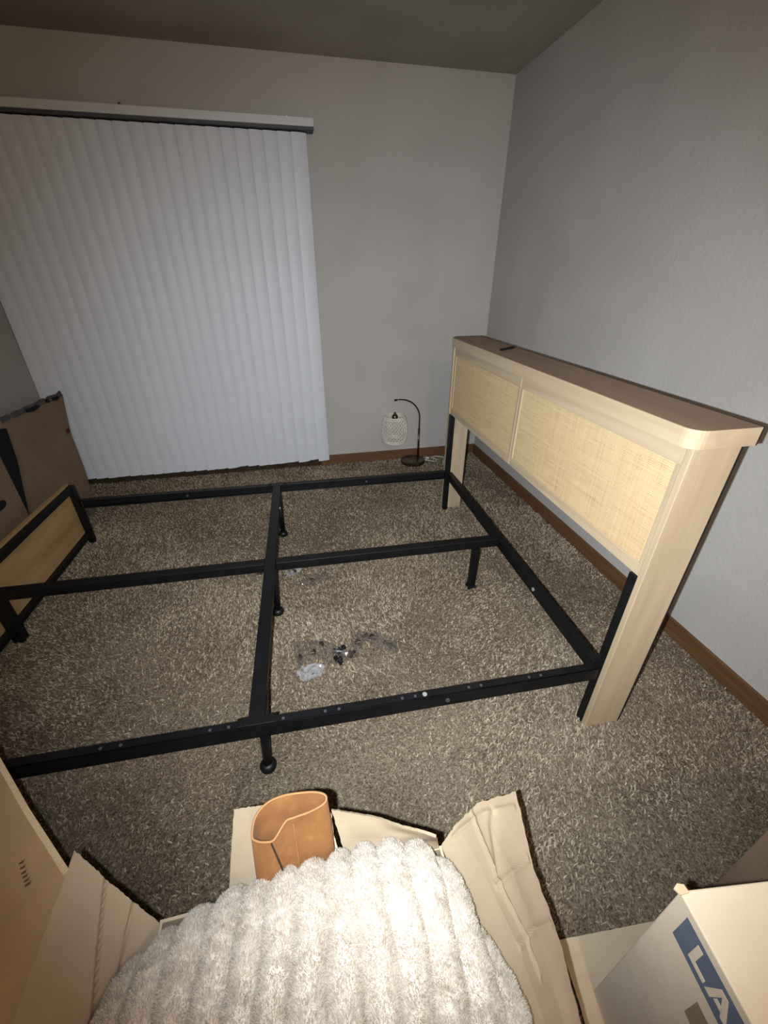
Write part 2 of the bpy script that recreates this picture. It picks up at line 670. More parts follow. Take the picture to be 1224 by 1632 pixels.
# middle cross bar
XC = -L_ / 2
bm = bmesh.new()
box(bm, XC - 0.023, XC + 0.023, -W_ + 0.026, -0.026, HZ - 0.025, HZ + 0.001, 0.003)
cb = bpart('cross_bar', bm, M['black'])
for yy, s_ in ((-W_ + 0.026, 1), (-0.026, -1)):
    bm = bmesh.new()
    y0_, y1_ = sorted((yy - s_ * 0.022, yy + s_ * 0.006))
    box(bm, XC - 0.052, XC + 0.056, y0_, y1_, HZ, HZ + 0.004, 0.001)
    bpart('bracket', bm, M['black'], cb)
    for dx_ in (-0.042, 0.045):
        bpart('bolt', disc(XC + dx_, (y0_ + y1_) / 2, HZ + 0.003, 0.008, 'z', 0.005), M['black'], cb)
bpart('bolt', disc(XC + 0.024, -0.30, HZ - 0.012, 0.006, 'z', 0.006), M['bolt'], cb)
# centre beam in two lengths
for xa, xb in ((XC + 0.0235, -0.022), (-L_, XC - 0.0235)):
    bm = bmesh.new()
    box(bm, xa, xb, -W_ / 2 - 0.02, -W_ / 2 + 0.02, HZ - 0.048, HZ - 0.004, 0.003)
    bpart('centre_beam', bm, M['black'])


def leg_round(lx, ly, ztop, tilt=(0, 0)):
    bm = bmesh.new()
    tube(bm, [(lx, ly, 0.02), (lx + tilt[0], ly + tilt[1], ztop)], 0.014, 14)
    lg = bpart('leg', bm, M['black'], smooth=True)
    bm = bmesh.new()
    lathe(bm, [(0.018, 0.0), (0.025, 0.006), (0.027, 0.018), (0.022, 0.030), (0.015, 0.034)], lx, ly, 18)
    bpart('foot_glide', bm, M['black'], lg, smooth=True)


for wx, wy in ((-1.676, -1.045), (-1.703, -1.727), (-1.729, -2.440)):
    lw = wm(bed).inverted() @ Vector((wx, wy, 0))
    leg_round(lw.x, lw.y, HZ - 0.022, (XC + 0.012 - lw.x, 0))
# gusset beside the near leg
bm = bmesh.new()
prism(bm, [(XC + 0.024, -W_ + 0.03, HZ - 0.004), (XC + 0.024, -W_ + 0.12, HZ - 0.004), (XC + 0.024, -W_ + 0.03, HZ - 0.05)], (0.004, 0, 0))
bpart('gusset', bm, M['black'])
# square leg under the beam near the head
lw = wm(bed).inverted() @ Vector((-0.742, -1.736, 0))
bm = bmesh.new()
box(bm, lw.x - 0.016, lw.x + 0.016, lw.y - 0.016, lw.y + 0.016, 0.012, HZ - 0.047, 0.002)
lg = bpart('leg', bm, M['black'])
bm = bmesh.new()
box(bm, lw.x - 0.021, lw.x + 0.021, lw.y - 0.021, lw.y + 0.021, 0.0, 0.016, 0.003)
bpart('foot_glide', bm, M['black'], lg)

# headboard
FRAME = Frame()          # the headboard stands a touch out of square with the rails
XF, XB = -0.024, 0.108
ZC0, ZC1 = 1.040, 1.084
bm = bmesh.new()
box(bm, XF + 0.02, XB - 0.01, -W_, 0.0, 0.655, ZC0)           # carcass behind the panels
head = bpart('headboard', bm, M['oak'])
for y0_, y1_ in ((-W_ - 0.019, -W_), (0.0, 0.022)):
    bm = bmesh.new()
    box(bm, XF, XB, y0_, y1_, 0.0, ZC0, 0.002)
    bpart('side_board', bm, M['oak_up'], head)
# black strips stand in for the shadow line behind the side boards
for y0_, y1_ in ((-W_ - 0.0195, -W_), (0.0, 0.0225)):
    bm = bmesh.new()
    box(bm, XB, XB + 0.004, y0_, y1_, 0.0, ZC0)
    bpart('back_edge', bm, M['foam_black'], head)
for y0_, y1_ in ((-W_, -W_ + 0.030), (-0.030, 0.0)):
    bm = bmesh.new()
    box(bm, XF + 0.000, XF + 0.030, y0_, y1_, 0.0, 0.655, 0.002)
    bpart('post', bm, M['black'], head)
# cap with rounded front corners
bm = bmesh.new()
y0_, y1_ = -W_ - 0.023, 0.024
xf, xb = XF - 0.016, XB + 0.030
prof = []
rr = 0.035
for k in range(7):
    a = PI + k * PI / 2 / 6
    prof.append((xf + rr + rr * math.cos(a), y0_ + rr + rr * math.sin(a), ZC0))
prof += [(xb, y0_, ZC0), (xb, y1_, ZC0)]
for k in range(7):
    a = PI / 2 + k * PI / 2 / 6
    prof.append((xf + rr + rr * math.cos(a), y1_ - rr + rr * math.sin(a), ZC0))
prism(bm, prof, (0, 0, ZC1 - ZC0))
cap = bpart('cap', bm, M['oak'], head)
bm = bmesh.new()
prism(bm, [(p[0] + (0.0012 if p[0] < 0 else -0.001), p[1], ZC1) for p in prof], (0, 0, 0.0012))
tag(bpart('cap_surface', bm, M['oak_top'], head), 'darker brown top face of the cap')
bm = bmesh.new()
box(bm, xb, xb + 0.004, y0_, y1_, ZC0, ZC1 + 0.001)
bpart('back_edge', bm, M['foam_black'], head)  # shadow line behind the cap, drawn as a black strip
# two framed cane panels
YM = -W_ / 2 + 0.012
cane_bm = bmesh.new()
for (ya, yb) in ((-W_ + 0.002, YM - 0.001), (YM + 0.001, -0.002)):
    sw = 0.026 if ya > -W_ + 0.1 else 0.030
    for (p0, p1, q0, q1, nm, mt) in ((ya, yb, 0.990, ZC0, 'panel_rail', 'oak'), (ya, yb, 0.655, 0.692, 'panel_rail', 'oak')):
        bm = bmesh.new()
        box(bm, XF + 0.007, XF + 0.020, p0, p1, q0, q1, 0.002)
        bpart(nm, bm, M[mt], head)
    for (p0, p1) in ((ya, ya + 0.017), (yb - 0.019, yb)):
        bm = bmesh.new()
        box(bm, XF + 0.007, XF + 0.020, p0, p1, 0.692, 0.990, 0.002)
        bpart('panel_stile', bm, M['oak_up'], head)
    c0 = ya + 0.017
    c1 = yb - 0.019
    bm = bmesh.new()
    box(bm, XF + 0.014, XF + 0.0195, c0, c1, 0.692, 0.990)
    back = bpart('panel_backing', bm, M['cane_back'], head)
    bm = bmesh.new()
    ny = int((c1 - c0) / 0.0056)
    for i in range(ny):
        yc = c0 + (i + 0.5) * (c1 - c0) / ny
        hw = 0.0019 + random.uniform(-0.0003, 0.0003)
        j = random.uniform(-0.0004, 0.0004)
        box(bm, XF + 0.0122, XF + 0.0137, yc - hw + j, yc + hw + j, 0.692, 0.990)
    nz = int(0.298 / 0.0056)
    for i in range(nz):
        zc = 0.692 + (i + 0.5) * 0.298 / nz
        hw = 0.0019 + random.uniform(-0.0003, 0.0003)
        j = random.uniform(-0.0004, 0.0004)
        box(bm, XF + 0.0108, XF + 0.0122, c0, c1, zc - hw + j, zc + hw + j)
    cane = bpart('cane_weave', bm, M['cane'], head)
    cane['kind'] = 'stuff'

# footboard
FRAME = bed
XFB = -L_
bm = bmesh.new()
box(bm, XFB - 0.048, XFB - 0.027, -W_ - 0.01, 0.006, 0.055, 0.378, 0.002)
foot = bpart('footboard', bm, M['oak_foot'])
for y0_ in (-W_, -0.030):
    bm = bmesh.new()
    box(bm, XFB - 0.026, XFB + 0.004, y0_, y0_ + 0.030, 0.0, 0.372, 0.002)
    bpart('post', bm, M['black'], foot)
bm = bmesh.new()
box(bm, XFB - 0.026, XFB - 0.001, -W_ + 0.03, -0.03, 0.338, 0.370, 0.002)
bpart('top_bar', bm, M['black'], foot)
bm = bmesh.new()
box(bm, XFB - 0.026, XFB - 0.001, -W_ + 0.03, -0.03, 0.048, 0.076, 0.002)
bpart('bottom_bar', bm, M['black'], foot)
bm = bmesh.new()
box(bm, XFB - 0.02, XFB + 0.022, -W_ / 2 - 0.022, -W_ / 2 + 0.022, 0.0, HZ - 0.004, 0.004)
bpart('leg', bm, M['black'])

# slim black pen across the cap
pn = empty('pen', (-0.535, -1.382, 1.0852), math.atan2(0.055, 0.091))
tag(pn, 'slim black pen lying across the top of the headboard', 'pen')
bm = bmesh.new()
tube(bm, [(-0.055, 0, 0.0055), (0.035, 0, 0.0055)], 0.0052, 12)
obj('barrel', bm, M['black'], pn, frame=pn, smooth=False)
bm = bmesh.new()
tube(bm, [(0.0352, 0, 0.0055), (0.055, 0, 0.0055)], 0.0058, 12)
obj('pen_cap', bm, M['black'], pn, frame=pn)

# ------------------------------------------------------------ arc table lamp on the floor
lc = (-0.600, -0.128)
lamp = empty('table_lamp', (lc[0], lc[1], 0))
tag(lamp, 'bronze arc lamp with hanging white woven shade, on the carpet by the back wall', 'lamp')
bm = bmesh.new()
lathe(bm, [(0.098, 0.008), (0.101, 0.014), (0.101, 0.030), (0.094, 0.037), (0.02, 0.041), (0.012, 0.045)], lc[0], lc[1], 40)
obj('base', bm, M['bronze'], lamp, smooth=False)
pole = [(-0.548, -0.100, 0.038), (-0.548, -0.100, 0.29)]
bm = bmesh.new()
tube(bm, pole, 0.0085, 14)
obj('pole', bm, M['bronze'], lamp, smooth=True)
arc = [(-0.548, -0.100, 0.285)]
for k in range(0, 15):
    a = k / 14 * math.radians(98)
    arc.append((-0.548 - 0.175 * (1 - math.cos(a)), -0.100 - 0.018 * (1 - math.cos(a)), 0.375 + 0.166 * math.sin(a)))
bm = bmesh.new()
tube(bm, arc, 0.0055, 12)
arm = obj('arm', bm, M['bronze'], lamp, smooth=True)
tip = Vector(arc[-1])
bm = bmesh.new()
tube(bm, [tip + Vector((0.004, 0, 0)), tip + Vector((-0.018, 0, 0))], 0.008, 12)
obj('arm_tip', bm, M['bronze'], arm)
sc = Vector((tip.x - 0.012, tip.y, 0))
SX, SY = sc.x, sc.y
bm = bmesh.new()
tube(bm, [(SX, SY, tip.z - 0.004), (SX, SY, 0.44)], 0.0016, 6)
tag(obj('hanging_cord', bm, M['cord'], lamp), 'thin pale cord')
bm = bmesh.new()
lathe(bm, [(0.006, 0.445), (0.010, 0.438), (0.012, 0.428), (0.022, 0.420), (0.026, 0.402), (0.024, 0.398)], SX, SY, 20)
obj('shade_holder', bm, M['bronze'], lamp, smooth=True)
bm = bmesh.new()
ZS0, ZS1 = 0.205, 0.412


def rad(f):
    return 0.078 + 0.020 * math.sin(PI * min(1, max(0, (f * 0.92 + 0.06)))) ** 0.7


for d_ in (1, -1):
    for k in range(22):
        pts = []
        for i in range(15):
            f = i / 14
            a = 2 * PI * k / 22 + d_ * f * 1.9
            wob = 0.0025 * d_ * math.cos(i * PI)
            r_ = rad(f) + wob
            pts.append((SX + r_ * math.cos(a), SY + r_ * math.sin(a), ZS0 + (ZS1 - ZS0) * f))
        tube(bm, pts, 0.0028, 5, caps=False)
for f in (0, 0.07, 0.93, 1.0):
    pts = [(SX + rad(f) * math.cos(a), SY + rad(f) * math.sin(a), ZS0 + (ZS1 - ZS0) * f) for a in [2 * PI * q / 40 for q in range(41)]]
    tube(bm, pts, 0.0042, 6, caps=False)
for q in range(3):
    a = q * 2 * PI / 3 + 0.4
    tube(bm, [(SX + 0.02 * math.cos(a), SY + 0.02 * math.sin(a), 0.407), (SX + 0.08 * math.cos(a), SY + 0.08 * math.sin(a), 0.411)], 0.002, 6)
tag(obj('lamp_shade', bm, M['string'], lamp, smooth=True), 'white lattice shade woven from cord')
bm = bmesh.new()
pts = []
kn = [(-0.500, -0.120, 0.02), (-0.455, -0.135, 0.014), (-0.42, -0.16, 0.014), (-0.385, -0.13, 0.014), (-0.42, -0.07, 0.014), (-0.36, -0.06, 0.014),
      (-0.31, -0.11, 0.014), (-0.35, -0.19, 0.014), (-0.27, -0.23, 0.014), (-0.2, -0.18, 0.014)]
for i in range(len(kn) - 1):
    p0, p1, p2, p3 = [Vector(kn[max(0, min(len(kn) - 1, i + q))]) for q in (-1, 0, 1, 2)]
    for s_ in range(6):
        t = s_ / 6
        pts.append(0.5 * ((2 * p1) + (p2 - p0) * t + (2 * p0 - 5 * p1 + 4 * p2 - p3) * t * t + (3 * p1 - p0 - 3 * p2 + p3) * t ** 3))
tube(bm, pts, 0.0035, 6)
tag(obj('power_cord', bm, M['cord'], lamp, smooth=True), 'clear power cord coiled beside the base')
bm = bmesh.new()
box(bm, -0.475, -0.445, -0.098, -0.080, 0.013, 0.028, 0.003)
tag(obj('cord_switch', bm, M['cord'], lamp), 'small pale switch on the cord')

# ------------------------------------------------------------ plastic packaging on the carpet
def film_strip(name, line, width, label, pockets, m=M['film'], z=0.016, seed=1):
    line = [Vector((p[0], p[1], z)) for p in line]
    e = empty(name, (line[0].x, line[0].y, 0.0))
    tag(e, label, 'packaging')
    bm = bmesh.new()
    rows = []
    for wv_ in (-1, 0, 1):
        r = []
        for i, p in enumerate(line):
            t = (line[min(i + 1, len(line) - 1)] - line[max(i - 1, 0)]).normalized()
            nn = Vector((-t.y, t.x, 0))
            wd = width[i] if isinstance(width, list) else width
            r.append(p + nn * wd * wv_ * 0.5 + Vector((0, 0, (0.006 if wv_ == 0 else 0))))
        rows.append(r)
    sheet(bm, rows, 0.0006, 40, 14, amp=0.016 if m is M['film'] else 0.03, seed=seed)
    if m is not M['film']:
        for v__ in bm.verts:
            v__.co += Vector([mnoise.noise(v__.co * 45 + Vector((q_ * 7, 0, 0))) * 0.010 for q_ in range(3)])
            v__.co.z = max(v__.co.z, 0.010)
    obj('film', bm, m, e, smooth=False)
    for (t, off, s_, mt) in pockets:
        f = t * (len(line) - 1)
        i = min(int(f), len(line) - 2)
        p = line[i].lerp(line[i + 1], f - i)
        d = (line[i + 1] - line[i]).normalized()
        p = p + Vector((-d.y, d.x, 0)) * off
        bm = bmesh.new()
        for q in range(4):
            s_ = s_ * 1.14
            a = random.uniform(0, PI)
            c_ = p + Vector((random.uniform(-s_, s_) * 0.5, random.uniform(-s_, s_) * 0.5, random.uniform(-0.002, 0.006)))
            dv_ = Vector((math.cos(a), math.sin(a), 0.1)) * s_ * 0.6
            tube(bm, [c_ - dv_, c_ + dv_ * 0.6, c_ + dv_ * 0.62, c_ + dv_], [s_ * 0.18, s_ * 0.18, s_ * 0.34, s_ * 0.30], 6)
        obj('screw_pack', bm, M[mt], e)
    return e


film_strip('blister_strip', [(-1.63, -2.00), (-1.53, -1.99), (-1.46, -2.05), (-1.40, -2.05), (-1.35, -1.96), (-1.29, -1.99), (-1.20, -2.06)],
           [0.13, 0.11, 0.09, 0.07, 0.07, 0.07, 0.06],
           'long empty clear plastic strip of screw pockets on the carpet inside the frame',
           [(0.17, 0.02, 0.011, 'screw_brown'), (0.17, -0.03, 0.012, 'screw_brown'), (0.33, 0.015, 0.022, 'screw_dark'), (0.36, -0.015, 0.020, 'screw_dark'),
            (0.47, 0.0, 0.016, 'screw_brown'), (0.60, 0.0, 0.012, 'screw_brown'), (0.72, 0.0, 0.012, 'screw_brown'), (0.82, 0.0, 0.016, 'screw_brown'),
            (0.94, 0.0, 0.016, 'screw_brown'), (0.03, -0.03, 0.010, 'screw_brown')], seed=3)
film_strip('hardware_bag', [(-1.62, -2.13), (-1.59, -2.11), (-1.56, -2.105), (-1.525, -2.125)], [0.055, 0.085, 0.08, 0.05],
           'small crumpled shiny clear plastic bag nearest the camera on the carpet',
           [(0.7, -0.01, 0.010, 'screw_brown')], m=M['bag'], z=0.022, seed=9)
film_strip('wrapper', [(-1.83, -1.42), (-1.80, -1.41), (-1.76, -1.39)], [0.03, 0.06, 0.05],
           'scrap of dark plastic wrapping left of the middle cross bar', [(0.4, 0.0, 0.018, 'screw_brown'), (0.7, 0.01, 0.016, 'screw_brown')], m=M['film'], seed=12)
film_strip('wrapper', [(-1.66, -1.46), (-1.62, -1.44), (-1.59, -1.42)], [0.03, 0.05, 0.03],
           'scrap of glinting clear wrapping right of the middle cross bar', [(0.5, 0.0, 0.010, 'screw_brown')], m=M['bag'], seed=15)
film_strip('wrapper', [(-1.59, -1.55), (-1.52, -1.53), (-1.45, -1.50)], [0.04, 0.08, 0.07],
           'faint flat clear wrapping just below the centre beam, furthest right of the scraps', [(0.45, -0.005, 0.012, 'screw_brown')], m=M['film'], seed=17)

# ------------------------------------------------------------ cartons at the left wall
ct = empty('tall_carton', (-3.05, -0.6, 0))
tag(ct, 'tall flattened brown carton with a torn dark top edge, leaning at the left wall', 'box')
rows = [[(-2.985, -0.30, 0.0), (-2.985, -1.02, 0.0)],
        [(-2.99, -0.255, 0.24), (-2.99, -1.00, 0.24)],
        [(-2.995, -0.245, 0.47), (-2.995, -0.92, 0.50)],
        [(-3.0, -0.145, 0.712), (-3.0, -0.82, 0.738)]]
bm = bmesh.new()
sheet(bm, rows, 0.03, 20, 20, amp=0.006, seed=2, side=-1)
obj('body', bm, M['card_dark'], ct)
bm = bmesh.new()
rows = [[(-2.9975, -0.17 - 0.065 * k, 0.703 + 0.0024 * k + 0.004 * math.sin(k * 2.3)) for k in range(11)],
        [(-2.9985, -0.165 - 0.065 * k, 0.732 + 0.0022 * k + 0.005 * math.sin(k * 3.1 + 1)) for k in range(11)]]
sheet(bm, rows, 0.004, 40, 4, amp=0.004, edge=0.008, seed=5, side=-1)
for k, (ya_, yb_, dz_) in enumerate(((-0.21, -0.30, 0.0), (-0.33, -0.38, 0.006), (-0.46, -0.60, 0.0))):
    b2 = bmesh.new()
    z_ = 0.700 - (ya_ + 0.17) * 0.037 / 1.0 + dz_
    prism(b2, [(-2.996, ya_, z_), (-2.996, (ya_ + yb_) / 2, z_ - 0.006), (-2.996, yb_, z_ + 0.006), (-2.996, yb_ + 0.01, z_ + 0.02), (-2.996, ya_ - 0.02, z_ + 0.018)], (0.0035, 0, 0))
    obj('tape_scrap', b2, M['foam_black'], ct)
tag(obj('torn_tape', bm, M['tape'], ct), 'ragged grey and black tape along the torn top')
bm = bmesh.new()
box(bm, -2.994, -2.992, -0.29, -0.245, 0.485, 0.515)
tag(obj('printed_mark', bm, M['red'], ct), 'small dark red mark')

cb2 = empty('low_carton', (-3.04, -1.5, 0))
tag(cb2, 'shadowed brown carton with a dark hand hole at the left edge of the photo', 'box')
bm = bmesh.new()
box(bm, -3.165, -2.925, -1.95, -1.06, 0.0, 0.70, 0.006)
obj('body', bm, M['card_dark'], cb2)
bm = bmesh.new()
hp = []
for k in range(20):
    a = 2 * PI * k / 20
    hp.append((-2.9235, -1.215 + 0.045 * math.copysign(abs(math.cos(a)) ** 0.7, math.cos(a)), 0.445 + 0.020 * math.sin(a)))
prism(bm, hp, (-0.012, 0, 0))
tag(obj('hand_hole', bm, M['foam_black'], cb2), 'dark oval hand hole')
bm = bmesh.new()
prism(bm, [(-2.945, -0.93, 0.56), (-2.945, -0.90, 0.72), (-2.945, -1.055, 0.74), (-2.945, -1.055, 0.30), (-2.945, -1.03, 0.30)], (-0.02, 0, 0))
fb = obj('foam_sheet', bm, M['foam_black'])  # thin black upright piece between the two cartons
tag(fb, 'black foam offcut wedged upright between the two brown cartons at left', 'foam')

# ------------------------------------------------------------ foreground: open box with blanket and boot
RIM = 0.40
bx0, bx1, by0, by1 = -1.85, -1.33, -3.42, -2.90
ob = empty('open_box', (-1.59, -3.16, 0))
tag(ob, 'open cardboard box with spread flaps, holding the white blanket', 'box')
bm = bmesh.new()
t_ = 0.005
box(bm, bx0, bx1, by1 - t_, by1, 0, RIM)
box(bm, bx0, bx1, by0, by0 + t_, 0, RIM)
box(bm, bx0, bx0 + t_, by0 + t_, by1 - t_, 0, RIM)
box(bm, bx1 - t_, bx1, by0 + t_, by1 - t_, 0, RIM)
box(bm, bx0, bx1, by0, by1, 0.0, 0.006)
obj('body', bm, M['card'], ob)
# right flap, wide and creased, tip standing up at the far end
rows = [[(-1.330, -2.900, 0.400), (-1.318, -2.98, 0.400), (-1.300, -3.06, 0.400), (-1.285, -3.16, 0.398), (-1.28, -3.40, 0.396)],
        [(-1.290, -2.872, 0.400), (-1.262, -2.955, 0.395), (-1.250, -3.04, 0.392), (-1.245, -3.15, 0.385), (-1.245, -3.40, 0.38)],
        [(-1.225, -2.840, 0.392), (-1.205, -2.955, 0.378), (-1.205, -3.045, 0.372), (-1.21, -3.15, 0.365), (-1.215, -3.40, 0.36)],
        [(-1.1285, -2.830, 0.375), (-1.152, -2.960, 0.355), (-1.162, -3.063, 0.350), (-1.180, -3.154, 0.352), (-1.19, -3.40, 0.35)]]
bm = bmesh.new()
sheet(bm, rows, 0.005, 120, 72, amp=0.006, edge=0.003, seed=4,
      creases=[(0.0, 0.55, 0.30, 0.45, 0.006, 0.018), (0.30, 0.45, 0.62, 0.5, 0.006, 0.018), (0.05, 0.75, 0.30, 0.45, -0.005, 0.02),
               (0.22, 0.95, 0.32, 0.4, 0.004, 0.015), (0.45, 0.95, 0.55, 0.35, 0.004, 0.015), (0.03, 0.2, 0.05, 0.95, 0.004, 0.012)])
flap_r = obj('flap', bm, M['card_in'], ob, smooth=False)
tag(flap_r, 'tall creased right flap')
# far flap: torn into two pieces
rows = [[(-1.735, -2.902, 0.40), (-1.66, -2.902, 0.40), (-1.585, -2.902, 0.40)],
        [(-1.735, -2.835, 0.415), (-1.66, -2.835, 0.415), (-1.583, -2.838, 0.415)],
        [(-1.731, -2.766, 0.440), (-1.66, -2.772, 0.440), (-1.58, -2.790, 0.440)]]
bm = bmesh.new()
sheet(bm, rows, 0.005, 30, 16, amp=0.004, edge=0.002, seed=8)
tag(obj('flap', bm, M['card_in'], ob), 'far flap piece behind the boot')
rows = [[(-1.515, -2.902, 0.40), (-1.42, -2.902, 0.40), (-1.335, -2.902, 0.40)],
        [(-1.525, -2.858, 0.43), (-1.435, -2.878, 0.43), (-1.341, -2.902, 0.43)],
        [(-1.537, -2.820, 0.462), (-1.445, -2.856, 0.462), (-1.348, -2.908, 0.462)]]
bm = bmesh.new()
sheet(bm, rows, 0.005, 30, 16, amp=0.004, edge=0.002, seed=11)
tag(obj('flap', bm, M['card_in'], ob), 'far flap piece right of the boot, with a torn end')
rows = [[(-1.600, -2.900, 0.395), (-1.515, -2.900, 0.395)],
        [(-1.585, -2.850, 0.43), (-1.535, -2.855, 0.43)],
        [(-1.570, -2.825, 0.47), (-1.540, -2.832, 0.475)]]
bm = bmesh.new()
sheet(bm, rows, 0.003, 16, 12, amp=0.012, edge=0.006, seed=14)
tag(obj('torn_paper', bm, M['card_edge'], ob), 'pale torn paper between the far flaps')
# left flap
rows = [[(-1.850, -2.905, 0.400), (-1.850, -3.05, 0.40), (-1.850, -3.42, 0.40)],
        [(-1.925, -2.853, 0.44), (-1.925, -3.03, 0.44), (-1.925, -3.40, 0.44)],
        [(-1.999, -2.797, 0.480), (-1.999, -3.00, 0.48), (-1.999, -3.38, 0.48)]]
bm = bmesh.new()
sheet(bm, rows, 0.005, 100, 60, amp=0.004, edge=0.0026, seed=21,
      creases=[(0.0, 0.62, 0.42, 0.40, 0.005, 0.014), (0.0, 0.30, 0.25, 0.28, 0.004, 0.013)])
tag(obj('flap', bm, M['card_in'], ob), 'left flap with a fold line')

# blanket
outline = [(-1.56, -2.896), (-1.47, -2.894), (-1.40, -2.905), (-1.355, -2.935), (-1.330, -2.99), (-1.312, -3.06), (-1.290, -3.16), (-1.285, -3.28),
           (-1.30, -3.42), (-1.45, -3.46), (-1.65, -3.46), (-1.86, -3.42), (-1.95, -3.30), (-1.965, -3.15), (-1.930, -3.03), (-1.872, -2.965),
           (-1.812, -2.935), (-1.74, -2.912), (-1.65, -2.900)]
oc = np.array(outline)
cen = np.array([-1.60, -3.17])
nO = 400


def smooth_outline(t):
    n = len(outline)
    f = (t % 1.0) * n
    i = int(f)
    u = f - i
    p = [Vector(outline[(i + q) % n]) for q in (-1, 0, 1, 2)]
    return 0.5 * ((2 * p[1]) + (p[2] - p[0]) * u + (2 * p[0] - 5 * p[1] + 4 * p[2] - p[3]) * u * u + (3 * p[1] - p[0] - 3 * p[2] + p[3]) * u ** 3)


def rib_h(x_, y_):
    bend = 0.035 * math.sin((y_ + 3.0) * 7.0)
    s_ = (0.955 * x_ - 0.297 * y_ + bend) / 0.046
    s_ += 0.22 * mnoise.noise(Vector((x_ * 9, y_ * 9, 3.3)))
    r_ = abs(math.sin(PI * s_))
    return r_ ** 0.6


def blanket_mesh():
    nr = 150
    P = np.zeros((nr, nO, 3))
    for k in range(nO):
        o_ = smooth_outline(k / nO)
        for j in range(nr):
            f = j / (nr - 1)                # 0 centre .. 1 skirt
            if f < 0.86:
                q = f / 0.86
                rr_ = q ** 0.85
                x_ = cen[0] + (o_.x - cen[0]) * rr_
                y_ = cen[1] + (o_.y - cen[1]) * rr_
                side = max(0.0, min(1.0, (-1.60 - x_) / 0.33))
                top = 0.545 - 0.045 * side
                rim_ = 0.420 - 0.02 * side
                z_ = rim_ + (top - rim_) * (1 - rr_ ** 3.4) ** 0.75
                z_ += 0.012 * mnoise.noise(Vector((x_ * 7, y_ * 7, 0.4)))
            else:
                q = (f - 0.86) / 0.14
                x_, y_ = o_.x, o_.y
                side = max(0.0, min(1.0, (-1.60 - x_) / 0.33))
                rim_ = 0.420 - 0.02 * side + 0.012 * mnoise.noise(Vector((x_ * 7, y_ * 7, 0.4)))
                z_ = rim_ + (0.385 - rim_) * q
                inn = 0.03 * q * q
                d = (cen - np.array((x_, y_)))
                d /= np.linalg.norm(d)
                x_ += d[0] * inn
                y_ += d[1] * inn
            P[j, k] = (x_, y_, z_)
    # normals
    du = np.roll(P, -1, 1) - np.roll(P, 1, 1)
    dv = np.gradient(P, axis=0)
    n_ = np.cross(dv, du)
    ln = np.linalg.norm(n_, axis=2, keepdims=True)
    n_ = n_ / np.maximum(ln, 1e-12)
    up_ = n_[:, :, 2].mean()
    if up_ < 0:
        n_ = -n_
    n_[0] = (0, 0, 1)
    D = np.zeros((nr, nO))
    for j in range(nr):
        for k in range(nO):
            x_, y_, z_ = P[j, k]
            c_ = mnoise.noise(Vector((x_ * 60, y_ * 60, z_ * 60)))
            c2 = mnoise.noise(Vector((x_ * 140, y_ * 140, z_ * 140)))
            D[j, k] = 0.019 * rib_h(x_, y_) + 0.0035 * c_ + 0.0018 * c2
    fade = np.clip((np.arange(nr) / 8.0), 0, 1)[:, None]
    P2 = P + n_ * (D * fade + D[0].mean() * (1 - fade))[:, :, None]
    return P2, n_


BP, BN = blanket_mesh()
nr = BP.shape[0]
me = bpy.data.meshes.new('blanket')
me.vertices.add(nr * nO)
me.vertices.foreach_set('co', BP.astype(np.float32).reshape(-1))
jj, kk = np.meshgrid(np.arange(nr - 1), np.arange(nO), indexing='ij')
a_ = jj * nO + kk
b_ = jj * nO + (kk + 1) % nO
F = np.stack([a_, b_, b_ + nO, a_ + nO], -1).reshape(-1, 4)
me.loops.add(F.size)
me.loops.foreach_set('vertex_index', F.reshape(-1).astype(np.int32))
me.polygons.add(len(F))
me.polygons.foreach_set('loop_start', (np.arange(len(F)) * 4).astype(np.int32))
me.polygons.foreach_set('use_smooth', [True] * len(F))
me.update(calc_edges=True)
bl = mesh_obj('blanket', me, M['plush'], None, None)
tag(bl, 'white ribbed plush blanket heaped in the open box', 'blanket')


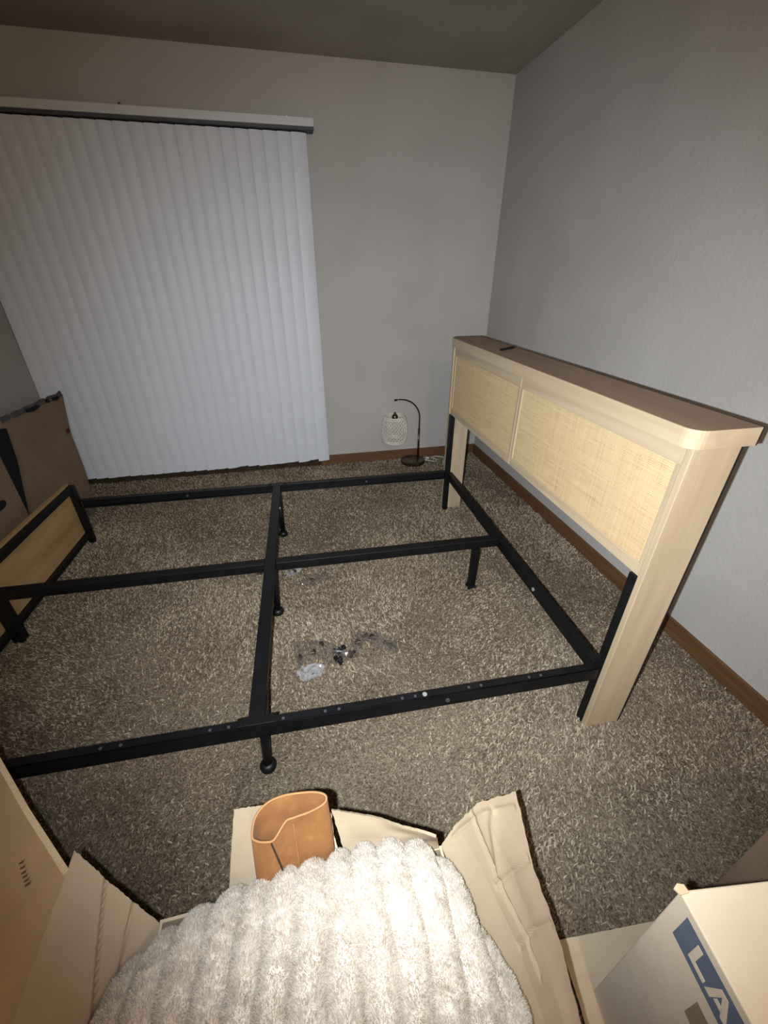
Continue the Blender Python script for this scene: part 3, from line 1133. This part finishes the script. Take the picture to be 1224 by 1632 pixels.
def fur():
    # strands rooted over the part of the blanket that faces the room
    V = BP.reshape(-1, 3)
    Nn = BN.reshape(-1, 3)
    A = V[F[:, 0]]; B = V[F[:, 1]]; Cc = V[F[:, 2]]; Dd = V[F[:, 3]]
    area = np.linalg.norm(np.cross(Cc - A, Dd - B), axis=1) / 2
    area = area * (A[:, 1] > -3.30)
    n = 230000
    fi = rng.choice(len(F), n, p=area / area.sum())
    u = rng.random((n, 1)); v_ = rng.random((n, 1))
    root = (A[fi] * (1 - u) + B[fi] * u) * (1 - v_) + (Dd[fi] * (1 - u) + Cc[fi] * u) * v_
    # true face normal incl. ribs
    fn = np.cross(Cc[fi] - A[fi], Dd[fi] - B[fi])
    fn /= np.maximum(np.linalg.norm(fn, axis=1, keepdims=True), 1e-12)
    s_ = np.sign((fn * Nn[F[fi, 0]]).sum(1, keepdims=True))
    fn = fn * s_
    # clumps lean together
    cl = np.stack([np.sin(root[:, 0] * 170 + 2 * np.sin(root[:, 1] * 130)), np.cos(root[:, 1] * 160 + 2 * np.sin(root[:, 0] * 150)), np.sin(root[:, 2] * 140)], 1)
    d = fn + 0.22 * cl + rng.normal(0, 0.35, (n, 3)) + np.array([[-0.1, 0.25, 0.0]])
    d /= np.linalg.norm(d, axis=1, keepdims=True)
    Ls = rng.uniform(0.003, 0.0065, (n, 1))
    side = np.cross(d, rng.normal(0, 1, (n, 3)))
    side /= np.linalg.norm(side, axis=1, keepdims=True)
    wd = 0.0005
    droop = d + np.array([[0, 0, -0.35]])
    VV = np.zeros((n, 5, 3), np.float32)
    VV[:, 0] = root - side * wd
    VV[:, 1] = root + side * wd
    mid = root + d * Ls * 0.6
    VV[:, 2] = mid - side * wd * 0.7
    VV[:, 3] = mid + side * wd * 0.7
    VV[:, 4] = mid + droop * Ls * 0.45
    idx = np.arange(n)[:, None] * 5
    quad = idx + np.array([[0, 1, 3, 2]])
    tri = idx + np.array([[2, 3, 4]])
    loops = np.concatenate([quad, tri], 1).reshape(-1)
    m2 = bpy.data.meshes.new('blanket_fur')
    m2.vertices.add(n * 5)
    m2.vertices.foreach_set('co', VV.reshape(-1))
    m2.loops.add(len(loops))
    m2.loops.foreach_set('vertex_index', loops.astype(np.int32))
    m2.polygons.add(n * 2)
    st = (np.arange(n)[:, None] * 7 + np.array([[0, 4]])).reshape(-1)
    m2.polygons.foreach_set('loop_start', st.astype(np.int32))
    m2.update(calc_edges=True)
    o = mesh_obj('fur', m2, M['fur'], bl, None)
    o['kind'] = 'stuff'


fur()

# boot: folded suede shaft
boot = empty('boot', (-1.61, -2.85, 0.2))
tag(boot, 'tan suede boot shaft sticking up out of the box behind the blanket', 'boot')
top = [(-1.676, -2.868), (-1.670, -2.843), (-1.650, -2.827), (-1.620, -2.821), (-1.585, -2.823), (-1.556, -2.828), (-1.541, -2.836), (-1.545, -2.846),
       (-1.570, -2.853), (-1.597, -2.856), (-1.617, -2.860), (-1.632, -2.874), (-1.641, -2.881), (-1.655, -2.880), (-1.668, -2.876)]


def ring(z, sc_, dx=0, dy=0, inset=0.0):
    cx_ = sum(p[0] for p in top) / len(top)
    cy_ = sum(p[1] for p in top) / len(top)
    n = len(top)
    out = []
    for k in range(60):
        f = k / 60 * n
        i = int(f)
        u = f - i
        p = [Vector(top[(i + q) % n]) for q in (-1, 0, 1, 2)]
        c_ = 0.5 * ((2 * p[1]) + (p[2] - p[0]) * u + (2 * p[0] - 5 * p[1] + 4 * p[2] - p[3]) * u * u + (3 * p[1] - p[0] - 3 * p[2] + p[3]) * u ** 3)
        v2 = Vector((c_.x - cx_, c_.y - cy_))
        l_ = v2.length
        v2 = v2 * (sc_ * (l_ - inset) / l_)
        # opening: far side a little higher than near side
        zz = z + 0.012 * (c_.y - cy_) / 0.03 if z > 0.4 else z
        out.append((cx_ + v2.x + dx, cy_ + v2.y + dy, zz))
    return out


def loft(bm, rings, cap0=False, cap1=False):
    R = [[bm.verts.new(p) for p in r] for r in rings]
    n = len(R[0])
    for i in range(len(R) - 1):
        for k in range(n):
            bm.faces.new((R[i][k], R[i][(k + 1) % n], R[i + 1][(k + 1) % n], R[i + 1][k]))
    if cap0: bm.faces.new(R[0][::-1])
    if cap1: bm.faces.new(R[-1])


ZB = 0.545


def lean(z):
    return -(ZB - z) * 0.36

bm = bmesh.new()
loft(bm, [ring(0.22, 1.15, 0, lean(0.22)), ring(0.34, 1.06, 0, lean(0.34)), ring(0.42, 1.04, 0, lean(0.42)), ring(0.50, 1.02, 0, lean(0.50)), ring(ZB, 1.0), ring(ZB + 0.001, 1.0, inset=0.0035),
          ring(0.49, 0.98, 0, lean(0.49), inset=0.0035), ring(0.40, 1.0, 0, lean(0.40), inset=0.0035), ring(0.24, 1.0, 0, lean(0.24), inset=0.0035)], True, True)
shaft = obj('shaft', bm, M['suede'], boot, smooth=False)
bm = bmesh.new()
rg = ring(ZB + 0.001, 1.0, inset=0.0018)
tube(bm, rg + [rg[0]], 0.0022, 6, caps=False)
tag(obj('rim_binding', bm, M['suede_edge'], boot, smooth=True), 'paler raw edge around the opening')
# seam lines down the near face
bm = bmesh.new()
tube(bm, [(-1.642, -2.883, 0.533), (-1.634, -2.896, 0.50), (-1.626, -2.909, 0.46), (-1.622, -2.922, 0.42)], 0.0016, 6)
tag(obj('seam', bm, M['screw_brown'], boot), 'dark side seam')
bm = bmesh.new()
tube(bm, [(-1.604, -2.862, 0.535), (-1.603, -2.879, 0.49), (-1.602, -2.898, 0.44)], 0.0011, 6)
tag(obj('seam', bm, M['suede_edge'], boot), 'pale stitched seam')

# ------------------------------------------------------------ brown carton flap at the lower left
eb = empty('brown_carton', (-2.5, -2.9, 0))
tag(eb, 'warm brown carton with a raised printed flap at the lower left corner', 'box')
bm = bmesh.new()
box(bm, -2.85, -2.36, -3.45, -2.62, 0, 0.40, 0.003)
obj('body', bm, M['card_warm'], eb)
rows = [[(-2.36, -2.40, 0.405), (-2.36, -2.75, 0.405), (-2.36, -3.10, 0.405), (-2.36, -3.40, 0.405)],
        [(-2.19, -2.630, 0.440), (-2.16, -2.82, 0.440), (-2.14, -3.05, 0.440), (-2.14, -3.36, 0.440)]]
rows = [[(-2.60, -2.46, 0.40), (-2.56, -2.75, 0.40), (-2.55, -3.00, 0.40), (-2.55, -3.40, 0.40)],
        [(-2.40, -2.40, 0.41), (-2.30, -2.75, 0.41), (-2.28, -3.00, 0.41), (-2.28, -3.40, 0.41)],
        [(-2.300, -2.507, 0.420), (-2.155, -2.668, 0.420), (-2.029, -2.800, 0.420), (-2.0, -3.38, 0.420)]]
bm = bmesh.new()
sheet(bm, rows, 0.007, 60, 24, amp=0.003, edge=0.0012, seed=31)
fl = obj('flap', bm, M['card_warm'], eb)
# pale corrugated cut edge
bm = bmesh.new()
e0 = [Vector((-2.300, -2.507, 0.419)), Vector((-2.155, -2.668, 0.419)), Vector((-2.029, -2.800, 0.419))]
n_ed = 70
for i in range(n_ed):
    t = i / n_ed * 2
    k = min(int(t), 1)
    p = e0[k].lerp(e0[k + 1], t - k)
    t2 = (i + 0.75) / n_ed * 2
    k2 = min(int(t2), 1)
    q = e0[k2].lerp(e0[k2 + 1], t2 - k2)
    d = (q - p).normalized()
    nn = Vector((-d.y, d.x, 0))
    if nn.x < 0: nn = -nn
    hh = 0.0012 + 0.0008 * random.random()
    prism(bm, [p - nn * 0.006, p + nn * 0.004, q + nn * 0.004, q - nn * 0.006], (0, 0, hh + 0.002))
tag(obj('cut_edge', bm, M['card_edge'], fl), 'pale ribbed cut edge of the cardboard')['kind'] = 'stuff'
# printed dashes
dash = [((-2.117, -2.768), 0.007), ((-2.111, -2.777), 0.007), ((-2.105, -2.786), 0.007), ((-2.100, -2.793), 0.007), ((-2.094, -2.800), 0.007), ((-2.089, -2.807), 0.008)]
for k, ((dx_, dy_), sz) in enumerate(dash):
    bm = bmesh.new()
    p = Vector((dx_ , dy_ , 0.4252))
    d = Vector((0.8, 0.3, 0)).normalized() * sz * 0.5
    nn = Vector((-d.y, d.x, 0)) * 0.5
    prism(bm, [p - d - nn, p + d - nn, p + d + nn, p - d + nn], (0, 0, 0.0004))
    tag(obj('printed_dash', bm, M['print_dark'], fl))

# ------------------------------------------------------------ printed box at the lower right, on a flat sheet
rzR = math.atan2(-0.128, 0.991)
pb = empty('printed_box', (-1.014, -3.088, 0), rzR)
tag(pb, 'closed cardboard box with a blue printed band, lower right corner', 'box')
HB = 0.55
bm = bmesh.new()
box(bm, 0, 0.40, -0.44, 0, 0.017, HB, 0.0025)
body = obj('body', bm, M['card_pale'], pb, frame=pb)
bm = bmesh.new()
box(bm, -0.0004, 0.0001, -0.42, -0.026, 0.468, 0.533)
obj('printed_band', bm, M['print_blue'], body, frame=pb)


def glyph(polys):
    bm_ = bmesh.new()
    for poly in polys:
        prism(bm_, [(-0.0011, -s_, z_) for s_, z_ in poly], (0.0006, 0, 0))
    return bm_


obj('letter', glyph([[(0.054, 0.482), (0.054, 0.523), (0.064, 0.523), (0.064, 0.482)], [(0.064, 0.482), (0.064, 0.491), (0.084, 0.491), (0.084, 0.482)]]),
    M['card_pale'], body, frame=pb)
obj('letter', glyph([[(0.087, 0.482), (0.098, 0.523), (0.106, 0.523), (0.097, 0.482)],
                     [(0.106, 0.523), (0.110, 0.523), (0.126, 0.482), (0.116, 0.482), (0.104, 0.514)],
                     [(0.100, 0.490), (0.102, 0.499), (0.112, 0.499), (0.114, 0.490)]]), M['card_pale'], body, frame=pb)
bm = bmesh.new()
box(bm, -0.0004, 0.0001, -0.135, -0.094, 0.386, 0.440)
tag(obj('printed_symbol', bm, M['print_tan'], body, frame=pb), 'faint brown square print')
bm = bmesh.new()
prism(bm, [(-0.004, -0.006, HB + 0.0005), (0.012, -0.004, HB + 0.0005), (0.010, 0.006, HB + 0.0005), (0.0, 0.008, HB + 0.0005), (-0.008, 0.003, HB - 0.001)], (0, 0, 0.003))
tag(obj('corner_fray', bm, M['card_edge'], body, frame=pb), 'pale frayed corner')

fs = empty('flat_cardboard', (-0.9, -3.1, 0))
tag(fs, 'flat cardboard sheet on the carpet under the printed box', 'cardboard')
rows = [[(-1.075, -3.20, 0.011), (-0.6, -3.26, 0.011)],
        [(-1.055, -3.10, 0.012), (-0.6, -3.14, 0.012)],
        [(-1.043, -3.000, 0.013), (-0.60, -3.035, 0.013)]]
bm = bmesh.new()
sheet(bm, rows, 0.005, 40, 30, amp=0.0, edge=0.001, seed=41, creases=[(0, 0.82, 1, 0.86, 0.0016, 0.03), (0, 0.7, 0.6, 0.75, -0.0014, 0.03)])
obj('sheet', bm, M['card'], fs)

# carton by the right wall, in the shade
cc = empty('shaded_carton', (-0.58, -2.99, 0), -0.10)
tag(cc, 'brown carton in shade behind the printed box, at the right edge', 'box')
bm = bmesh.new()
box(bm, 0.0, 0.40, -0.30, 0.0, 0.0, 0.34, 0.003)
cbody = obj('body', bm, M['card_dark'], cc, frame=cc)
bm = bmesh.new()
hp = []
for k in range(18):
    a = 2 * PI * k / 18
    hp.append((-0.0006, -0.075 + 0.035 * math.cos(a), 0.225 + 0.014 * math.sin(a)))
prism(bm, hp, (0.004, 0, 0))
tag(obj('hand_hole', bm, M['foam_black'], cbody, frame=cc), 'dark oval hand hole')
